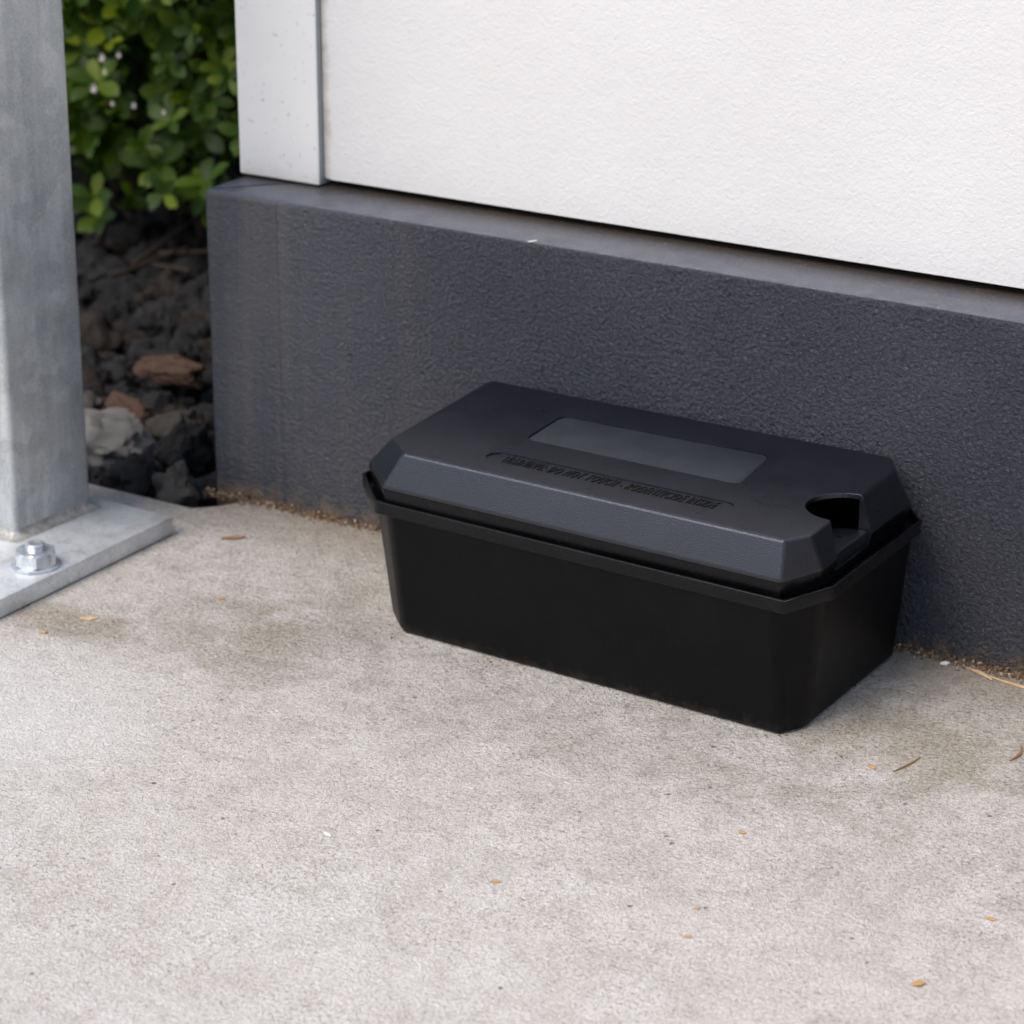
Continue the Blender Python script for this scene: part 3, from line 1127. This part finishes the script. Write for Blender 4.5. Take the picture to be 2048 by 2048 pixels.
# ------------------------------------------------------------------ small things on the concrete
def chip(name, x, y, L, W_, T_, rz, m, label, cat, curve=0, ry=0, z=None):
    rnd_ = random.Random(hash((round(x * 1e4), round(y * 1e4))) % 9999)
    bm = bmesh.new()
    rings = []
    NS = 9
    for i in range(NS):
        t = i / (NS - 1)
        env = max(.18, math.sin(math.pi * min(.93, max(.07, t))) ** .55) * (1 + rnd_.uniform(-.18, .18))
        cx_ = (t - .5) * L
        cy_ = curve * L * (4 * (t - .5) ** 2 - .5) + rnd_.uniform(-.04, .04) * W_
        rings.append([(cx_, cy_ + W_ / 2 * env * math.cos(a), T_ / 2 * env * math.sin(a)) for a in [2 * math.pi * k / 7 for k in range(7)]])
    loft(bm, rings)
    o = bm_obj(name, bm, m, None, None, 50)
    o.location = (x, y, (T_ * .5 - .0001) if z is None else z)
    o.rotation_euler = (0, ry, rz)
    tag(o, label, cat)
    return o


G = None
chip('twig', .1776, -.1412, .0236, .0013, .0012, R(78), M_twig, 'thin straight brown twig on the concrete right of the bait box', 'twig', .03)
chip('wood_chip', .1630, -.1530, .0056, .0030, .0013, R(-20), M_chip, 'orange wood chip lying just left of the straight twig', 'wood chip')
chip('twig', .2216, -.0985, .0200, .0018, .0014, R(95), M_twig, 'curved brown twig at the right edge of the photo', 'twig', .12)
chip('twig', -.3186, -.0637, .0150, .0030, .0020, R(40), M_twig, 'short brown stick between the steel foot plate and the plinth', 'twig', .04)
chip('wood_chip', -.2651, -.1468, .0045, .0026, .0014, R(20), M_chip, 'tiny bright orange chip on the concrete left of the bait box', 'wood chip')
chip('wood_chip', -.3213, -.2423, .0046, .0032, .0020, R(-30), M_chip, 'orange brown crumb in front of the steel foot plate', 'wood chip')
chip('wood_chip', .1400, -.2552, .0040, .0026, .0012, R(10), M_chip, 'small orange chip in front of the right end of the bait box', 'wood chip')
chip('wood_chip', .1584, -.3360, .0026, .0020, .0010, R(60), M_chip, 'minute tan crumb, upper one of two in the right foreground', 'wood chip')
chip('wood_chip', .1673, -.3627, .0045, .0020, .0012, R(35), M_chip, 'slim reddish chip just below the minute tan crumb', 'wood chip')
chip('wood_chip', .2803, -.2727, .0050, .0030, .0012, R(0), M_chip, 'flat tan chip at the right edge of the concrete', 'wood chip')
chip('wood_chip', .2764, -.3463, .0062, .0045, .0020, R(50), M_chip, 'plump tan wood chip in the lower right corner', 'wood chip')
chip('wood_chip', .0632, -.3632, .0048, .0026, .0013, R(20), M_chip, 'lone tan chip in the middle of the concrete foreground', 'wood chip')
chip('stone_chip', -.0341, -.3654, .0060, .0026, .0012, R(-20), M_pale, 'small white fleck on the concrete left of the lone tan chip', 'fleck')
chip('dry_leaf', -.3130, -.2120, .0110, .0060, .0012, R(35), M_straw, 'curled pale dry leaf scrap beside the edge of the foot plate', 'dry leaf', .12)
chip('straw', .1900, -.0155, .052, .0026, .0016, R(-6), M_straw, 'long split straw lying along the foot of the plinth', 'straw', .05)
chip('straw', .1640, -.0125, .020, .0030, .0018, R(-24), M_straw, 'short pale straw end touching the left tip of the long straw', 'straw', -.06)
chip('stone_chip', .1415, -.0105, .0055, .0035, .0025, R(40), M_pale, 'pale crumb of stone at the plinth foot beside the bait box', 'stone chip')
chip('paint_chip', -.139, .0022, .0062, .0016, .0008, R(60), M_pale, 'white paint chip stuck on the top edge of the plinth', 'paint chip', .1, z=HP + .0003)

# grit and crumbs gathered along the plinth and beside the plate
rnd = random.Random(21)
me1 = scatter_mesh('grit', 5200, (-.386, .62), (0, 1), (0, .0014), (.0003, .0011), 9)
co = np.empty(len(me1.vertices) * 3)
me1.vertices.foreach_get('co', co)
co = co.reshape(-1, 3, )
nv = 12
cen = co.reshape(-1, nv, 3).mean(1)
rs2 = np.random.RandomState(4)
t = np.abs(rs2.randn(len(cen))) * (.0026 + .0030 * (vnoise(cen[:, 0] * 25, cen[:, 0] * 0, 6) + .5))
ny_ = -.0015 - t
sc_ = np.where(t < .004, 1.3, .9)
cz = np.maximum(.0002, .0032 * np.exp(-t / .0028) * rs2.rand(len(cen)) ** .7)
nco = (co.reshape(-1, nv, 3) - cen[:, None, :]) * sc_[:, None, None]
nco += np.stack([cen[:, 0], ny_, cz], -1)[:, None, :]
me1.vertices.foreach_set('co', nco.reshape(-1))
tag(link('dirt', me1, M_grit), 'brown crumbs of dirt gathered along the foot of the plinth', 'dirt', kind='stuff')
rnd4 = random.Random(8)
me3 = scatter_mesh('grit', 900, (-.20, .18), (-.20, .0), (0, .0004), (.0002, .0008), 12,
                   keep=lambda x, y: abs((y + .139 + (x + .145) * .043)) < .011 * rnd4.random() ** 2 + .001 or (.108 < x < .112 + .02 * rnd4.random() ** 2))
tag(link('dirt', me3, M_grit), 'fine crumbs of dirt caught along the base of the bait box', 'dirt', kind='stuff')
me2 = scatter_mesh('grit', 260, (-.352, -.25), (-.262, -.205), (0, .0006), (.0002, .0007), 10, keep=lambda x, y: rnd.random() < math.exp(-((x + .345) / .05) ** 2))
tag(link('dirt', me2, M_crumb), 'scattered crumbs of dirt beside the steel foot plate', 'dirt', kind='stuff')
